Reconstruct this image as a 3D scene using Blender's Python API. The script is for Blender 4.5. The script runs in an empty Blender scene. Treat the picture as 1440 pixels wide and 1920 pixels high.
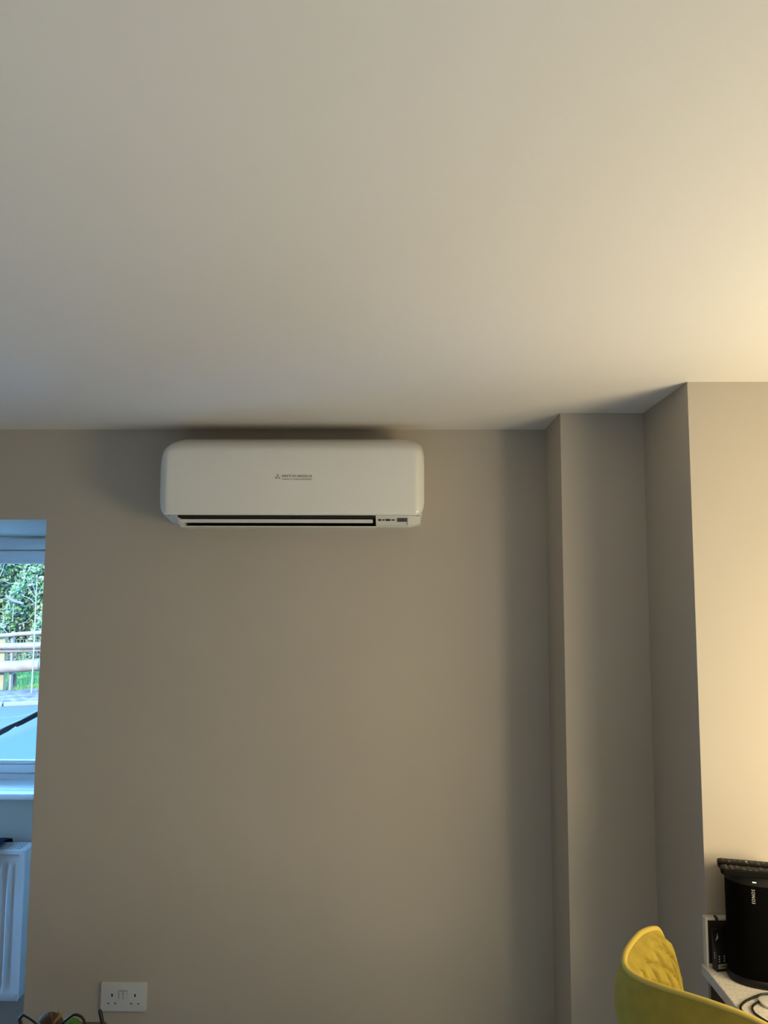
import bpy, bmesh, math, random
from mathutils import Vector, Matrix
random.seed(7)
S = bpy.context.scene
COL = S.collection
PI = math.pi

# ------------------------------------------------------------------ camera
F_PX = 1442.0
CAM_Z = 1.875
pitch, yaw, roll = math.radians(5.58), math.radians(1.0), math.radians(0.22)
fw = Vector((-math.sin(yaw)*math.cos(pitch), math.cos(yaw)*math.cos(pitch), math.sin(pitch)))
rt = Vector((math.cos(yaw), math.sin(yaw), 0))
up = rt.cross(fw)
rt2 = rt*math.cos(roll) + up*math.sin(roll)
up2 = up*math.cos(roll) - rt*math.sin(roll)
cd = bpy.data.cameras.new('camera')
cd.sensor_fit = 'VERTICAL'
cd.sensor_height = 24.0
cd.lens = 24.0*F_PX/1920.0
cd.clip_start = 0.02
cam = bpy.data.objects.new('camera', cd)
cam.matrix_world = Matrix(((rt2.x, up2.x, -fw.x, 0), (rt2.y, up2.y, -fw.y, 0), (rt2.z, up2.z, -fw.z, CAM_Z), (0, 0, 0, 1)))
COL.objects.link(cam)
S.camera = cam

# ------------------------------------------------------------------ sky, lamps, exposure
W = bpy.data.worlds.new('overcast_sky')
S.world = W
W.use_nodes = True
bg = W.node_tree.nodes['Background']
bg.inputs['Color'].default_value = (0.175, 0.475, 1.0, 1)
bg.inputs['Strength'].default_value = 23.0

def lamp(name, kind, loc, power, color, radius=0.1, aim=None, angle=120, blend=0.6):
    d = bpy.data.lights.new(name, kind)
    d.energy = power
    d.color = color
    d.shadow_soft_size = radius
    if kind == 'SPOT':
        d.spot_size = math.radians(angle)
        d.spot_blend = blend
    o = bpy.data.objects.new(name, d)
    o.location = loc
    if aim is not None:
        o.rotation_euler = (Vector(aim)-Vector(loc)).to_track_quat('-Z', 'Y').to_euler()
    COL.objects.link(o)
    return o

WARM = (1.0, 0.81, 0.49)
SOFT = (0.80, 0.91, 1.0)
sun = bpy.data.lights.new('sun_light', 'SUN')
sun.energy = 16
sun.color = (1.0, 0.80, 0.55)
sun.angle = math.radians(1.0)
so = bpy.data.objects.new('sun_light', sun)
so.rotation_euler = Vector((-0.10, 1.0, -0.335)).to_track_quat('-Z', 'Y').to_euler()
COL.objects.link(so)
lamp('lamp_light', 'POINT', (1.42, 1.10, 1.47), 66, WARM, 0.32)
for lx, ly in ((-0.9, -0.6), (0.9, -0.6), (-0.9, -2.4), (0.9, -2.4), (2.7, -0.6), (2.7, -2.4)):
    lamp('room_fill_light', 'SPOT', (lx, ly, 2.36), 150, SOFT, 0.05, (lx, ly, 0), 90, 0.7)  # unseen spots added behind the camera as cool room fill

S.view_settings.view_transform = 'Standard'
S.view_settings.look = 'None'
S.view_settings.exposure = 0.0
S.view_settings.gamma = 1.0
S.view_settings.use_curve_mapping = False

# ------------------------------------------------------------------ helpers
def tag(o, label=None, cat=None, group=None, kind=None):
    if label: o['label'] = label
    if cat: o['category'] = cat
    if group: o['group'] = group
    if kind: o['kind'] = kind
    return o

def empty(name, loc, label, cat, rz=0.0, group=None):
    o = bpy.data.objects.new(name, None)
    o.location = loc
    o.rotation_euler = (0, 0, rz)
    o.empty_display_size = 0.05
    COL.objects.link(o)
    return tag(o, label, cat, group)

def obj(name, bm, mat, parent=None, smooth=None, kind=None, label=None):
    me = bpy.data.meshes.new(name)
    bmesh.ops.recalc_face_normals(bm, faces=bm.faces[:])
    bm.to_mesh(me)
    bm.free()
    return link(name, me, mat, parent, smooth, kind, label)

def link(name, me, mat, parent=None, smooth=None, kind=None, label=None):
    for m in (mat if isinstance(mat, (list, tuple)) else [mat]):
        me.materials.append(m)
    if smooth is not None:
        me.polygons.foreach_set('use_smooth', [True]*len(me.polygons))
        me.set_sharp_from_angle(angle=math.radians(smooth))
    o = bpy.data.objects.new(name, me)
    COL.objects.link(o)
    if parent is not None: o.parent = parent
    if kind: o['kind'] = kind
    if label: o['label'] = label
    return o

def box(bm, x0, x1, y0, y1, z0, z1, bevel=0.0, seg=2):
    vs = [bm.verts.new((x, y, z)) for x in (x0, x1) for y in (y0, y1) for z in (z0, z1)]
    fs = [bm.faces.new([vs[i] for i in q]) for q in ((0, 1, 3, 2), (4, 6, 7, 5), (0, 4, 5, 1), (2, 3, 7, 6), (0, 2, 6, 4), (1, 5, 7, 3))]
    if bevel:
        es = list({e for f in fs for e in f.edges})
        bmesh.ops.bevel(bm, geom=es, offset=bevel, segments=seg, affect='EDGES', profile=0.5)
    return bm

def boxes(*a):
    bm = bmesh.new()
    for q in a: box(bm, *q)
    return bm

def tube(bm, pts, r, n=10, closed=False, cap=True):
    pts = [Vector(p) for p in pts]
    rs = r if isinstance(r, (list, tuple)) else [r]*len(pts)
    rings = []
    N = len(pts)
    ref = None
    for i, p in enumerate(pts):
        if closed: t = pts[(i+1) % N]-pts[i-1]
        else: t = pts[min(i+1, N-1)]-pts[max(i-1, 0)]
        t.normalize()
        if ref is None:
            ref = Vector((0, 0, 1)) if abs(t.z) < 0.9 else Vector((1, 0, 0))
        a = (ref - t*ref.dot(t)).normalized()
        ref = a
        b = t.cross(a)
        rings.append([bm.verts.new(p+(a*math.cos(2*PI*k/n)+b*math.sin(2*PI*k/n))*rs[i]) for k in range(n)])
    for i in range(N if closed else N-1):
        A, B = rings[i], rings[(i+1) % N]
        for k in range(n):
            bm.faces.new((A[k], A[(k+1) % n], B[(k+1) % n], B[k]))
    if cap and not closed:
        bm.faces.new(rings[0]); bm.faces.new(rings[-1][::-1])
    return bm

def spline(pts, n=8):
    P = [Vector(p) for p in pts]
    out = []
    for i in range(len(P)-1):
        p0, p1, p2, p3 = P[max(i-1, 0)], P[i], P[i+1], P[min(i+2, len(P)-1)]
        for k in range(n):
            t = k/n
            out.append(0.5*((2*p1)+(p2-p0)*t+(2*p0-5*p1+4*p2-p3)*t*t+(3*p1-p0-3*p2+p3)*t**3))
    out.append(P[-1])
    return out

def grid(bm, nu, nv, fn, closed_u=False):
    V = [[bm.verts.new(fn(i/(nu if closed_u else nu-1), j/(nv-1))) for j in range(nv)] for i in range(nu)]
    for i in range(nu if closed_u else nu-1):
        for j in range(nv-1):
            bm.faces.new((V[i][j], V[(i+1) % nu][j], V[(i+1) % nu][j+1], V[i][j+1]))
    return V

def loft(bm, rings, cap=True):
    R = [[bm.verts.new(p) for p in ring] for ring in rings]
    n = len(R[0])
    for i in range(len(R)-1):
        for k in range(n):
            bm.faces.new((R[i][k], R[i][(k+1) % n], R[i+1][(k+1) % n], R[i+1][k]))
    if cap:
        bm.faces.new(R[0][::-1]); bm.faces.new(R[-1])
    return bm

def prism(bm, poly, axis, a0, a1):
    """extrude a 2D polygon along axis 'x','y' or 'z'"""
    def p3(u, v, a):
        return {'x': (a, u, v), 'y': (u, a, v), 'z': (u, v, a)}[axis]
    return loft(bm, [[p3(u, v, a0) for u, v in poly], [p3(u, v, a1) for u, v in poly]])

def sphere(bm, c, r, sx=1, sy=1, sz=1, nu=18, nv=12):
    mat = Matrix.Translation(c) @ Matrix.Diagonal((sx, sy, sz, 1))
    bmesh.ops.create_uvsphere(bm, u_segments=nu, v_segments=nv, radius=r, matrix=mat)
    return bm

def sstep(a, b, x):
    t = max(0.0, min(1.0, (x-a)/(b-a)))
    return t*t*(3-2*t)

def text_mesh(body, width, height=None, bold=0.0, shear=0.0, space=1.0):
    """lettering as a flat mesh in its own x,y, centred; scaled to the given width and height"""
    cu = bpy.data.curves.new('lettering', 'FONT')
    cu.body = body
    cu.offset = bold
    cu.shear = shear
    cu.space_character = space
    cu.resolution_u = 3
    o = bpy.data.objects.new('lettering', cu)
    COL.objects.link(o)
    bpy.context.view_layer.update()
    me = bpy.data.meshes.new_from_object(o.evaluated_get(bpy.context.evaluated_depsgraph_get()))
    bpy.data.objects.remove(o)
    bpy.data.curves.remove(cu)
    xs = [v.co.x for v in me.vertices]; ys = [v.co.y for v in me.vertices]
    sx = width/(max(xs)-min(xs))
    sy = sx if height is None else height/(max(ys)-min(ys))
    cx, cy = (max(xs)+min(xs))/2, (max(ys)+min(ys))/2
    for v in me.vertices:
        v.co = ((v.co.x-cx)*sx, (v.co.y-cy)*sy, 0)
    return me

# ------------------------------------------------------------------ materials
def mat(name, col, rough=0.6, metal=0.0, noise=0.0, nscale=20.0, bump=0.0, bscale=200.0, sheen=0.0, coat=0.0, spec=0.5, emit=None, detail=4.0):
    m = bpy.data.materials.new(name)
    m.use_nodes = True
    nt = m.node_tree
    b = nt.nodes['Principled BSDF']
    b.inputs['Base Color'].default_value = (*col, 1)
    b.inputs['Roughness'].default_value = rough
    b.inputs['Metallic'].default_value = metal
    b.inputs['Specular IOR Level'].default_value = spec
    if sheen:
        b.inputs['Sheen Weight'].default_value = sheen
        b.inputs['Sheen Roughness'].default_value = 0.4
        b.inputs['Sheen Tint'].default_value = (min(1, col[0]*1.6), min(1, col[1]*1.6), min(1, col[2]*1.6), 1)
    if coat:
        b.inputs['Coat Weight'].default_value = coat
        b.inputs['Coat Roughness'].default_value = 0.05
    if emit:
        b.inputs['Emission Color'].default_value = (*col, 1)
        b.inputs['Emission Strength'].default_value = emit
    tc = nt.nodes.new('ShaderNodeTexCoord')
    if noise:
        n = nt.nodes.new('ShaderNodeTexNoise')
        n.inputs['Scale'].default_value = nscale
        n.inputs['Detail'].default_value = detail
        nt.links.new(tc.outputs['Object'], n.inputs['Vector'])
        r = nt.nodes.new('ShaderNodeValToRGB')
        r.color_ramp.elements[0].position = 0.3
        r.color_ramp.elements[1].position = 0.7
        r.color_ramp.elements[0].color = (*[max(0, c*(1-noise)) for c in col], 1)
        r.color_ramp.elements[1].color = (*[min(1, c*(1+noise)) for c in col], 1)
        nt.links.new(n.outputs['Fac'], r.inputs['Fac'])
        nt.links.new(r.outputs['Color'], b.inputs['Base Color'])
    if bump:
        n2 = nt.nodes.new('ShaderNodeTexNoise')
        n2.inputs['Scale'].default_value = bscale
        n2.inputs['Detail'].default_value = 3
        nt.links.new(tc.outputs['Object'], n2.inputs['Vector'])
        bp = nt.nodes.new('ShaderNodeBump')
        bp.inputs['Strength'].default_value = bump
        bp.inputs['Distance'].default_value = 0.002
        nt.links.new(n2.outputs['Fac'], bp.inputs['Height'])
        nt.links.new(bp.outputs['Normal'], b.inputs['Normal'])
    return m

M = {}
M['wall'] = mat('greige_wall_paint', (0.50, 0.455, 0.395), 0.85, noise=0.02, nscale=3, bump=0.06, bscale=140, spec=0.25)
M['ceiling'] = mat('white_ceiling_paint', (0.80, 0.77, 0.73), 0.9, noise=0.012, nscale=2, bump=0.05, bscale=120, spec=0.2)
M['floor'] = mat('grey_floor', (0.345, 0.405, 0.44), 0.5, noise=0.06, nscale=6)
M['skirting'] = mat('white_satin_wood', (0.7, 0.68, 0.65), 0.4)
M['upvc'] = mat('white_window_plastic', (0.78, 0.79, 0.80), 0.35, spec=0.4)
M['sill'] = mat('white_sill_board', (0.80, 0.80, 0.80), 0.35)
M['rad'] = mat('white_radiator_enamel', (0.74, 0.74, 0.75), 0.35)
M['rad_slot_shade'] = mat('radiator_slot_shade', (0.03, 0.03, 0.035), 0.8)
M['ac'] = mat('white_gloss_plastic', (0.80, 0.80, 0.765), 0.25, coat=0.35)
M['ac_body'] = mat('white_matt_plastic', (0.74, 0.74, 0.71), 0.45)
M['black_slot'] = mat('black_void', (0.006, 0.006, 0.007), 0.7)
M['grey_print'] = mat('grey_print', (0.36, 0.33, 0.29), 0.6)
M['grey_window'] = mat('grey_sensor_window', (0.20, 0.19, 0.18), 0.3)
M['dark_print'] = mat('dark_print', (0.04, 0.035, 0.03), 0.6)
M['socket'] = mat('white_socket_plastic', (0.63, 0.65, 0.68), 0.35)
M['pin_hole'] = mat('pin_hole_black', (0.01, 0.01, 0.01), 0.8)
M['pin_grey'] = mat('pin_shutter_grey', (0.12, 0.12, 0.12), 0.8)
M['gap_shadow_grey'] = mat('gap_shadow_grey', (0.42, 0.42, 0.42), 0.6)
M['velvet'] = mat('mustard_velvet', (0.315, 0.235, 0.033), 0.8, noise=0.12, nscale=40, sheen=0.25, spec=0.2)
M['piping'] = mat('mustard_piping', (0.50, 0.38, 0.08), 0.7, sheen=0.3, spec=0.2)
M['black_metal'] = mat('black_metal', (0.012, 0.012, 0.012), 0.45)
M['grille'] = mat('black_speaker_mesh', (0.0012, 0.0012, 0.0011), 0.8, spec=0.06, bump=0.3, bscale=900)
M['cap'] = mat('black_matt_rubber', (0.010, 0.010, 0.009), 0.6, spec=0.3)
M['ring'] = mat('black_charging_ring', (0.004, 0.004, 0.005), 0.5, spec=0.3)
M['remote'] = mat('black_glossy_plastic', (0.004, 0.0037, 0.0034), 0.5, spec=0.15)
M['button'] = mat('grey_buttons', (0.11, 0.105, 0.095), 0.35)
M['white_button'] = mat('pale_buttons', (0.7, 0.68, 0.62), 0.3)
M['white_print'] = mat('white_print', (0.75, 0.75, 0.73), 0.6)
M['led'] = mat('white_led', (1.0, 0.97, 0.9), 0.5, emit=0.7)
M['frame'] = mat('white_frame', (0.72, 0.69, 0.62), 0.5)
M['brown'] = mat('dark_brown_board', (0.035, 0.022, 0.014), 0.7)
M['black_card'] = mat('black_card', (0.006, 0.006, 0.006), 0.5)
M['pale_label'] = mat('pale_label', (0.42, 0.40, 0.35), 0.6)
M['cable'] = mat('black_cable', (0.006, 0.006, 0.006), 0.4)
M['wcable'] = mat('white_pad', (0.66, 0.62, 0.55), 0.5)
M['cloth'] = mat('navy_cloth', (0.012, 0.03, 0.075), 0.9, noise=0.3, nscale=60)
M['wood_table'] = mat('brown_table_wood', (0.10, 0.055, 0.028), 0.5, noise=0.3, nscale=14)
M['green'] = mat('green_skin', (0.07, 0.20, 0.022), 0.4, noise=0.2, nscale=40)
M['twig'] = mat('brown_dried_twig', (0.10, 0.055, 0.02), 0.7, noise=0.4, nscale=60)
M['tan'] = mat('tan_dried_twig', (0.35, 0.22, 0.09), 0.7)
M['chrome'] = mat('grey_metal', (0.45, 0.44, 0.45), 0.3, metal=0.8)
M['leaf'] = [mat('leaf_green', c, 0.5) for c in ((0.050, 0.105, 0.024), (0.030, 0.065, 0.022), (0.072, 0.125, 0.032), (0.11, 0.12, 0.075), (0.085, 0.065, 0.042))]
M['bark'] = mat('grey_bark', (0.08, 0.07, 0.06), 0.9, noise=0.3, nscale=30)
M['pale_stem'] = mat('pale_stem', (0.13, 0.1235, 0.1105), 0.8)
M['fence'] = mat('weathered_timber', (0.13, 0.1, 0.0775), 0.85, noise=0.25, nscale=9)
M['stake'] = mat('brown_stake', (0.045, 0.0275, 0.0175), 0.85)
M['wire'] = mat('galvanised_wire', (0.1, 0.095, 0.085), 0.5)
M['grass'] = mat('grass_blade', (0.066, 0.126, 0.0192), 0.8, noise=0.35, nscale=8)
M['mulch'] = mat('bark_mulch', (0.0675, 0.0495, 0.0432), 0.95, noise=0.7, nscale=9, detail=8)
M['bounce_slab'] = mat('pale_bounce_surface', (0.55, 0.545, 0.53), 0.85, noise=0.1, nscale=4)
M['kerb'] = mat('pale_kerb_stone', (0.105, 0.1, 0.09), 0.85)
M['road'] = mat('pale_paving', (0.02294, 0.02349, 0.02386), 0.8, noise=0.10, nscale=5, detail=8)

# speckled quartz
m = mat('speckled_quartz', (0.66, 0.62, 0.54), 0.28)
nt = m.node_tree
tc = nt.nodes.new('ShaderNodeTexCoord')
vo = nt.nodes.new('ShaderNodeTexNoise'); vo.inputs['Scale'].default_value = 160; vo.inputs['Detail'].default_value = 5
rp = nt.nodes.new('ShaderNodeValToRGB')
rp.color_ramp.elements[0].position = 0.36; rp.color_ramp.elements[0].color = (0.54, 0.50, 0.42, 1)
rp.color_ramp.elements[1].position = 0.52; rp.color_ramp.elements[1].color = (0.68, 0.64, 0.56, 1)
nt.links.new(tc.outputs['Object'], vo.inputs['Vector']); nt.links.new(vo.outputs['Fac'], rp.inputs['Fac'])
nt.links.new(rp.outputs['Color'], nt.nodes['Principled BSDF'].inputs['Base Color'])
M['quartz'] = m

# clear window glass
m = bpy.data.materials.new('window_glass')
m.use_nodes = True
nt = m.node_tree
nt.nodes.remove(nt.nodes['Principled BSDF'])
tr = nt.nodes.new('ShaderNodeBsdfTransparent'); tr.inputs['Color'].default_value = (0.93, 0.97, 0.98, 1)
gl = nt.nodes.new('ShaderNodeBsdfGlossy'); gl.inputs['Roughness'].default_value = 0.02
fr = nt.nodes.new('ShaderNodeFresnel'); fr.inputs['IOR'].default_value = 1.45
mx = nt.nodes.new('ShaderNodeMixShader')
nt.links.new(fr.outputs['Fac'], mx.inputs['Fac']); nt.links.new(tr.outputs['BSDF'], mx.inputs[1]); nt.links.new(gl.outputs['BSDF'], mx.inputs[2])
nt.links.new(mx.outputs['Shader'], nt.nodes['Material Output'].inputs['Surface'])
M['glass'] = m

# ------------------------------------------------------------------ room shell
CEIL = 2.405
YB = 2.56          # main wall face
YP = 2.315         # first step face
YR = 1.955         # second step face
XJ = -1.181        # right jamb of the window recess
XS1, XS2 = 0.496, 0.747
YW = 3.27          # window wall face
HEAD = 2.097       # recess head

def struct(name, bm, m, parent=None, smooth=None):
    o = obj(name, bm, m, parent, smooth)
    if parent is None: o['kind'] = 'structure'
    return o

struct('floor', boxes((-3.4, 4.2, -4.2, YW+0.33, -0.12, 0)), M['floor'])
struct('ceiling', boxes((-3.4, 4.2, -4.2, YB+0.14, CEIL, CEIL+0.15), (-2.24, 4.2, YB+0.14, YW+0.33, CEIL, CEIL+0.15)), M['ceiling'])
struct('wall_back', boxes((XJ, XS1, YB, YW+0.33, 0, CEIL)), M['wall'])
XB = -2.12         # left side of the window recess
struct('wall_lintel', boxes((XB, XJ, YB, YW, HEAD, CEIL), (-3.2, XB, YB, YB+0.14, 0, CEIL)), M['wall'])
struct('wall_recess', boxes((XB-0.12, XB, YB+0.14, YB+0.20, 0, HEAD), (XB-0.12, XB, YB+0.20, YW, 0, 0.32), (XB-0.12, XB, YB+0.20, YW, 2.08, CEIL)), M['wall'])
struct('wall_step', boxes((XS1, XS2, YP, YW+0.33, 0, CEIL)), M['wall'])
struct('wall_pier', boxes((XS2, 4.0, YR, YW+0.33, 0, CEIL)), M['wall'])
struct('wall_left', boxes((-3.4, -3.2, -4.2, YB+0.14, 0, CEIL)), M['wall'])
struct('wall_right', boxes((4.0, 4.2, -4.2, YR, 0, CEIL)), M['wall'])
struct('wall_front', boxes((-3.2, 4.0, -4.2, -4.0, 0, CEIL)), M['wall'])
# window wall: hole x -3.0..-1.40, z 1.015..2.09
WX0, WX1, WZ0, WZ1 = -2.08, -1.40, 1.012, HEAD
struct('wall_window', boxes((XB-0.12, WX0, YW, YW+0.33, 0, CEIL), (WX1, XJ, YW, YW+0.33, 0, CEIL),
                            (WX0, WX1, YW, YW+0.33, 0, WZ0), (WX0, WX1, YW, YW+0.33, WZ1, CEIL)), M['wall'])
bm = bmesh.new()
prism(bm, [(YW-0.016, 0), (YW-0.016, 0.085), (YW-0.008, 0.10), (YW, 0.10), (YW, 0)], 'x', XB, XJ)
struct('baseboard_window', bm, M['skirting'])

# window
FY = 3.45
win = empty('window_1', ((WX0+WX1)/2, FY, WZ0), None, None)
win['kind'] = 'structure'
def wpart(name, bm, m, **k):
    o = obj(name, bm, m, None, **k)
    o.parent = win
    o.matrix_parent_inverse = Matrix.Translation(-Vector(win.location))
    return o
wpart('window_frame', boxes((WX0, WX1, FY-0.004, FY+0.066, WZ1-0.062, WZ1, 0.004), (WX0, WX1, FY-0.004, FY+0.066, WZ0, WZ0+0.042, 0.004),
                            (WX0, WX0+0.06, FY, FY+0.066, WZ0+0.04, WZ1-0.06), (WX1-0.06, WX1, FY, FY+0.066, WZ0+0.04, WZ1-0.06)), M['upvc'])
sa0, sa1 = WX0+0.06, WX1-0.06
wpart('window_sash', boxes((sa0, sa1, FY-0.014, FY+0.05, WZ1-0.104, WZ1-0.064, 0.006), (sa0, sa1, FY-0.014, FY+0.05, WZ0+0.045, WZ0+0.082, 0.006),
                           (sa0, sa0+0.04, FY-0.014, FY+0.05, WZ0+0.08, WZ1-0.10), (sa1-0.04, sa1, FY-0.014, FY+0.05, WZ0+0.08, WZ1-0.10)), M['upvc'])
wpart('glazing_bead', boxes((sa0+0.04, sa1-0.04, FY-0.006, FY+0.02, WZ1-0.124, WZ1-0.105, 0.004), (sa0+0.04, sa1-0.04, FY-0.006, FY+0.02, WZ0+0.083, WZ0+0.098, 0.004)), M['upvc'])
wpart('pane', boxes((sa0+0.03, sa1-0.03, FY+0.018, FY+0.024, WZ0+0.07, WZ1-0.09)), M['glass'])
# trickle vent on the head of the frame
bm = bmesh.new()
vx0, vx1, vz0, vz1 = -1.735, -1.43, HEAD-0.060, HEAD-0.012
poly = []
for cx, a0 in ((vx1, -PI/2), (vx0, PI/2)):
    for k in range(9):
        a = a0+PI*k/8
        poly.append((cx+math.cos(a)*(vz1-vz0)/2, (vz0+vz1)/2+math.sin(a)*(vz1-vz0)/2))
prism(bm, poly, 'y', FY-0.016, FY-0.004)
box(bm, vx0+0.01, vx1-0.01, FY-0.020, FY-0.016, (vz0+vz1)/2-0.004, (vz0+vz1)/2+0.004)
wpart('trickle_vent', bm, M['upvc'])
# unseen left glazing, added and sized to let sky light into the recess
win2 = empty('added_side_window', (XB-0.06, YB+0.5, 0.32), None, None); win2['kind'] = 'structure'
def side_window(root, x, y0, y1, z0, z1, mull):
    fr = boxes((x-0.03, x+0.03, y0, y1, z0, z0+0.05), (x-0.03, x+0.03, y0, y1, z1-0.05, z1), *[(x-0.03, x+0.03, y-0.025, y+0.025, z0+0.05, z1-0.05) for y in mull])
    for nm, b_, m_ in (('window_frame', fr, M['upvc']), ('pane', boxes((x-0.004, x+0.004, y0+0.02, y1-0.02, z0+0.03, z1-0.03)), M['glass'])):
        o = obj(nm, b_, m_, root)
        o.matrix_parent_inverse = Matrix.Translation(-Vector(root.location))
side_window(win2, XB-0.06, YB+0.20, YW, 0.32, 2.08, (YB+0.225, YW-0.025))
# sill board
bm = bmesh.new()
box(bm, XB+0.002, XJ-0.002, YW-0.075, YW-0.001, WZ0-0.004, WZ0+0.019, 0.008, 3)
box(bm, WX0+0.001, WX1-0.001, YW-0.004, FY-0.003, WZ0, WZ0+0.0185)
wpart('window_sill', bm, M['sill'], smooth=40)

# ------------------------------------------------------------------ outdoors
GZ = 0.30
bm = boxes((-30, 12, YW+0.34, 40, -0.2, GZ-0.005), (-30, -3.42, -20, YW+0.34, -0.2, GZ-0.005), (-3.42, XB-0.14, YB+0.15, YW+0.34, -0.2, GZ-0.005))
struct('ground', bm, M['road'])
struct('bounce_slab', boxes((-7, 1.0, YW+0.35, 6.2, GZ-0.006, GZ+0.02), (-7, -3.43, -3, YW+0.345, GZ-0.006, GZ+0.02), (-3.425, XB-0.15, YB+0.16, YW+0.345, GZ-0.006, GZ+0.02)), M['bounce_slab'])  # unseen pale slab added to bounce sky light up into the recess
def strip(name, rows, m, n=40, x0=-12, x1=-2, jitter=0.0, sm=True):
    """ground strip between edge lines given as (y at x0, y at x1, z)"""
    bm = bmesh.new()
    V = []
    for (ya, yb, z) in rows:
        V.append([bm.verts.new((x0+(x1-x0)*i/n, ya+(yb-ya)*i/n+random.uniform(-jitter, jitter), z+random.uniform(0, jitter*0.6))) for i in range(n+1)])
    for a, b in zip(V, V[1:]):
        for i in range(n):
            bm.faces.new((a[i], a[i+1], b[i+1], b[i]))
    return obj(name, bm, m, None, 60 if sm else None)
KY, KS = 10.10, 0.42     # the kerb runs askew to the house
kerb = empty('kerb_line', (-5.6, KY, GZ), 'pale stone kerb edging the paving outside the window', 'kerb', math.atan(KS))
ks = None
for i in range(11):
    if ks is None: o = ks = obj('kerb_stone', box(bmesh.new(), -0.45, 0.45, -0.05, 0.05, -0.1, 0.04, 0.010), M['kerb'])
    else:
        o = bpy.data.objects.new('kerb_stone', ks.data); COL.objects.link(o)
    o.parent = kerb
    o.location = (-4.6+i*0.915, 0, 0)
o = strip('mulch_bed', [(KY+d-6.4*KS, KY+d+3.6*KS, GZ+h) for d, h in ((0.06, 0.0), (0.15, 0.035), (0.5, 0.05), (0.9, 0.055), (1.3, 0.045), (1.55, 0.0))], M['mulch'], 120, jitter=0.03)
tag(o, 'strip of dark bark mulch behind the kerb outside', 'mulch bed', kind='stuff')
# lawn: a sloping bank with blades
bm = bmesh.new()
def lawn_z(y): return GZ+0.004+max(0, y-11.2)*0.04
grid(bm, 40, 14, lambda a, b: (-12+10*a, 10.9+4.2*b, lawn_z(10.9+4.2*b)))
for i in range(9000):
    x = random.uniform(-8.2, -4.6); y = 11.3+random.random()*3.2
    z = lawn_z(y); h = random.uniform(0.03, 0.08); a = random.uniform(0, PI); w = 0.008
    q = [(x-w*math.cos(a), y-w*math.sin(a), z), (x+w*math.cos(a), y+w*math.sin(a), z), (x+random.uniform(-.02, .02), y+random.uniform(-.02, .02), z+h)]
    bm.faces.new([bm.verts.new(p) for p in q])
o = obj('lawn', bm, M['grass'])
tag(o, 'bright green grass bank behind the rail fence', 'grass', kind='stuff')

# hedge
HX, HY = -7, 14.2
hedge = empty('hedge', (HX, HY, lawn_z(14)), 'tall tangled green hedge filling the view behind the fence', 'hedge')
verts, faces, mi = [], [], []
for i in range(26000):
    x = random.uniform(-10.2, -4.2)
    z = random.uniform(0.02, 3.0)
    depth = 0.55+0.25*math.sin(x*3.1+z*2.2)+0.2*math.sin(x*7.3-z*5.1)
    y = HY-depth+abs(random.gauss(0, 0.22))
    s = random.uniform(0.022, 0.060)
    n = Vector((random.gauss(0, 0.7), -0.9+random.gauss(0, 0.5), 0.5+random.gauss(0, 0.6))).normalized()
    a = n.orthogonal().normalized()
    a = Matrix.Rotation(random.uniform(0, 2*PI), 3, n) @ a
    b = n.cross(a)
    c = Vector((x-HX, y-HY, z))
    k = len(verts)
    verts += [c-a*s, c+b*s*0.5+n*s*0.15, c+a*s, c-b*s*0.5+n*s*0.15]
    faces += [(k, k+1, k+2), (k, k+2, k+3)]
    t = random.random()
    clump = math.sin(x*2.3+1)*math.sin(z*3.4+x)
    j = 0 if t < 0.34 else 1 if t < 0.56 else 2 if t < 0.74+clump*0.12 else 3 if t < 0.93 else 4
    mi += [j, j]
me = bpy.data.meshes.new('foliage')
me.from_pydata([tuple(v) for v in verts], [], faces)
me.polygons.foreach_set('material_index', mi)
o = link('foliage', me, M['leaf'], hedge, kind='stuff')
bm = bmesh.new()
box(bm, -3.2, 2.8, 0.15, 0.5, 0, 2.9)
obj('inner_shade', bm, mat('hedge_shade_dark', (0.01, 0.015, 0.009), 0.9, noise=0.6, nscale=12), hedge)  # near-black block standing in for the shade deep in the hedge
bm = bmesh.new()
for i in range(70):
    x = random.uniform(-1.0, 1.6); z = random.uniform(0.3, 2.1)
    y = -0.75-0.25*random.random()
    d = Vector((random.uniform(-1, 1), random.uniform(-.2, .2), random.uniform(-0.2, 1))).normalized()
    L = random.uniform(0.12, 0.4)
    p = Vector((x, y, z)); q = p+d*L
    mid = (p+q)/2+Vector((random.uniform(-.05, .05), 0, random.uniform(-.05, .05)))
    tube(bm, [p, mid, q], [0.007, 0.006, 0.003], 5)
obj('branch', bm, M['pale_stem'], hedge, 60, kind='stuff')
bm = bmesh.new()
tube(bm, [(0.25, -0.95, 1.28), (0.40, -1.0, 1.20), (0.58, -1.0, 1.15)], [0.03, 0.028, 0.018], 8)
obj('bough', bm, M['bark'], hedge, 60, label='short thick grey bough')

# sapling with its thin stem
sx, sy = -5.175, 11.0
sap = empty('sapling', (sx, sy, GZ+0.02), 'bare pale sapling with a thin straight stem before the hedge', 'sapling')
obj('stem', tube(bmesh.new(), [(0, 0, 0), (0.005, 0, 0.7), (0, 0, 1.4), (0.004, 0, 1.72)], [0.011, 0.010, 0.008, 0.004], 8), M['pale_stem'], sap, 60)
for q in ([(0, 0, 1.37), (-0.06, 0, 1.45), (-0.13, 0.02, 1.53)], [(0, 0, 1.40), (0.05, 0, 1.45), (0.13, 0, 1.49)], [(0, 0, 1.45), (-0.05, 0, 1.55), (-0.08, 0, 1.68)], [(0, 0, 1.30), (-0.1, 0, 1.38), (-0.2, 0, 1.41)]):
    obj('twig', tube(bmesh.new(), spline(q, 4), 0.004, 6), M['pale_stem'], sap, 60)

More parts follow.
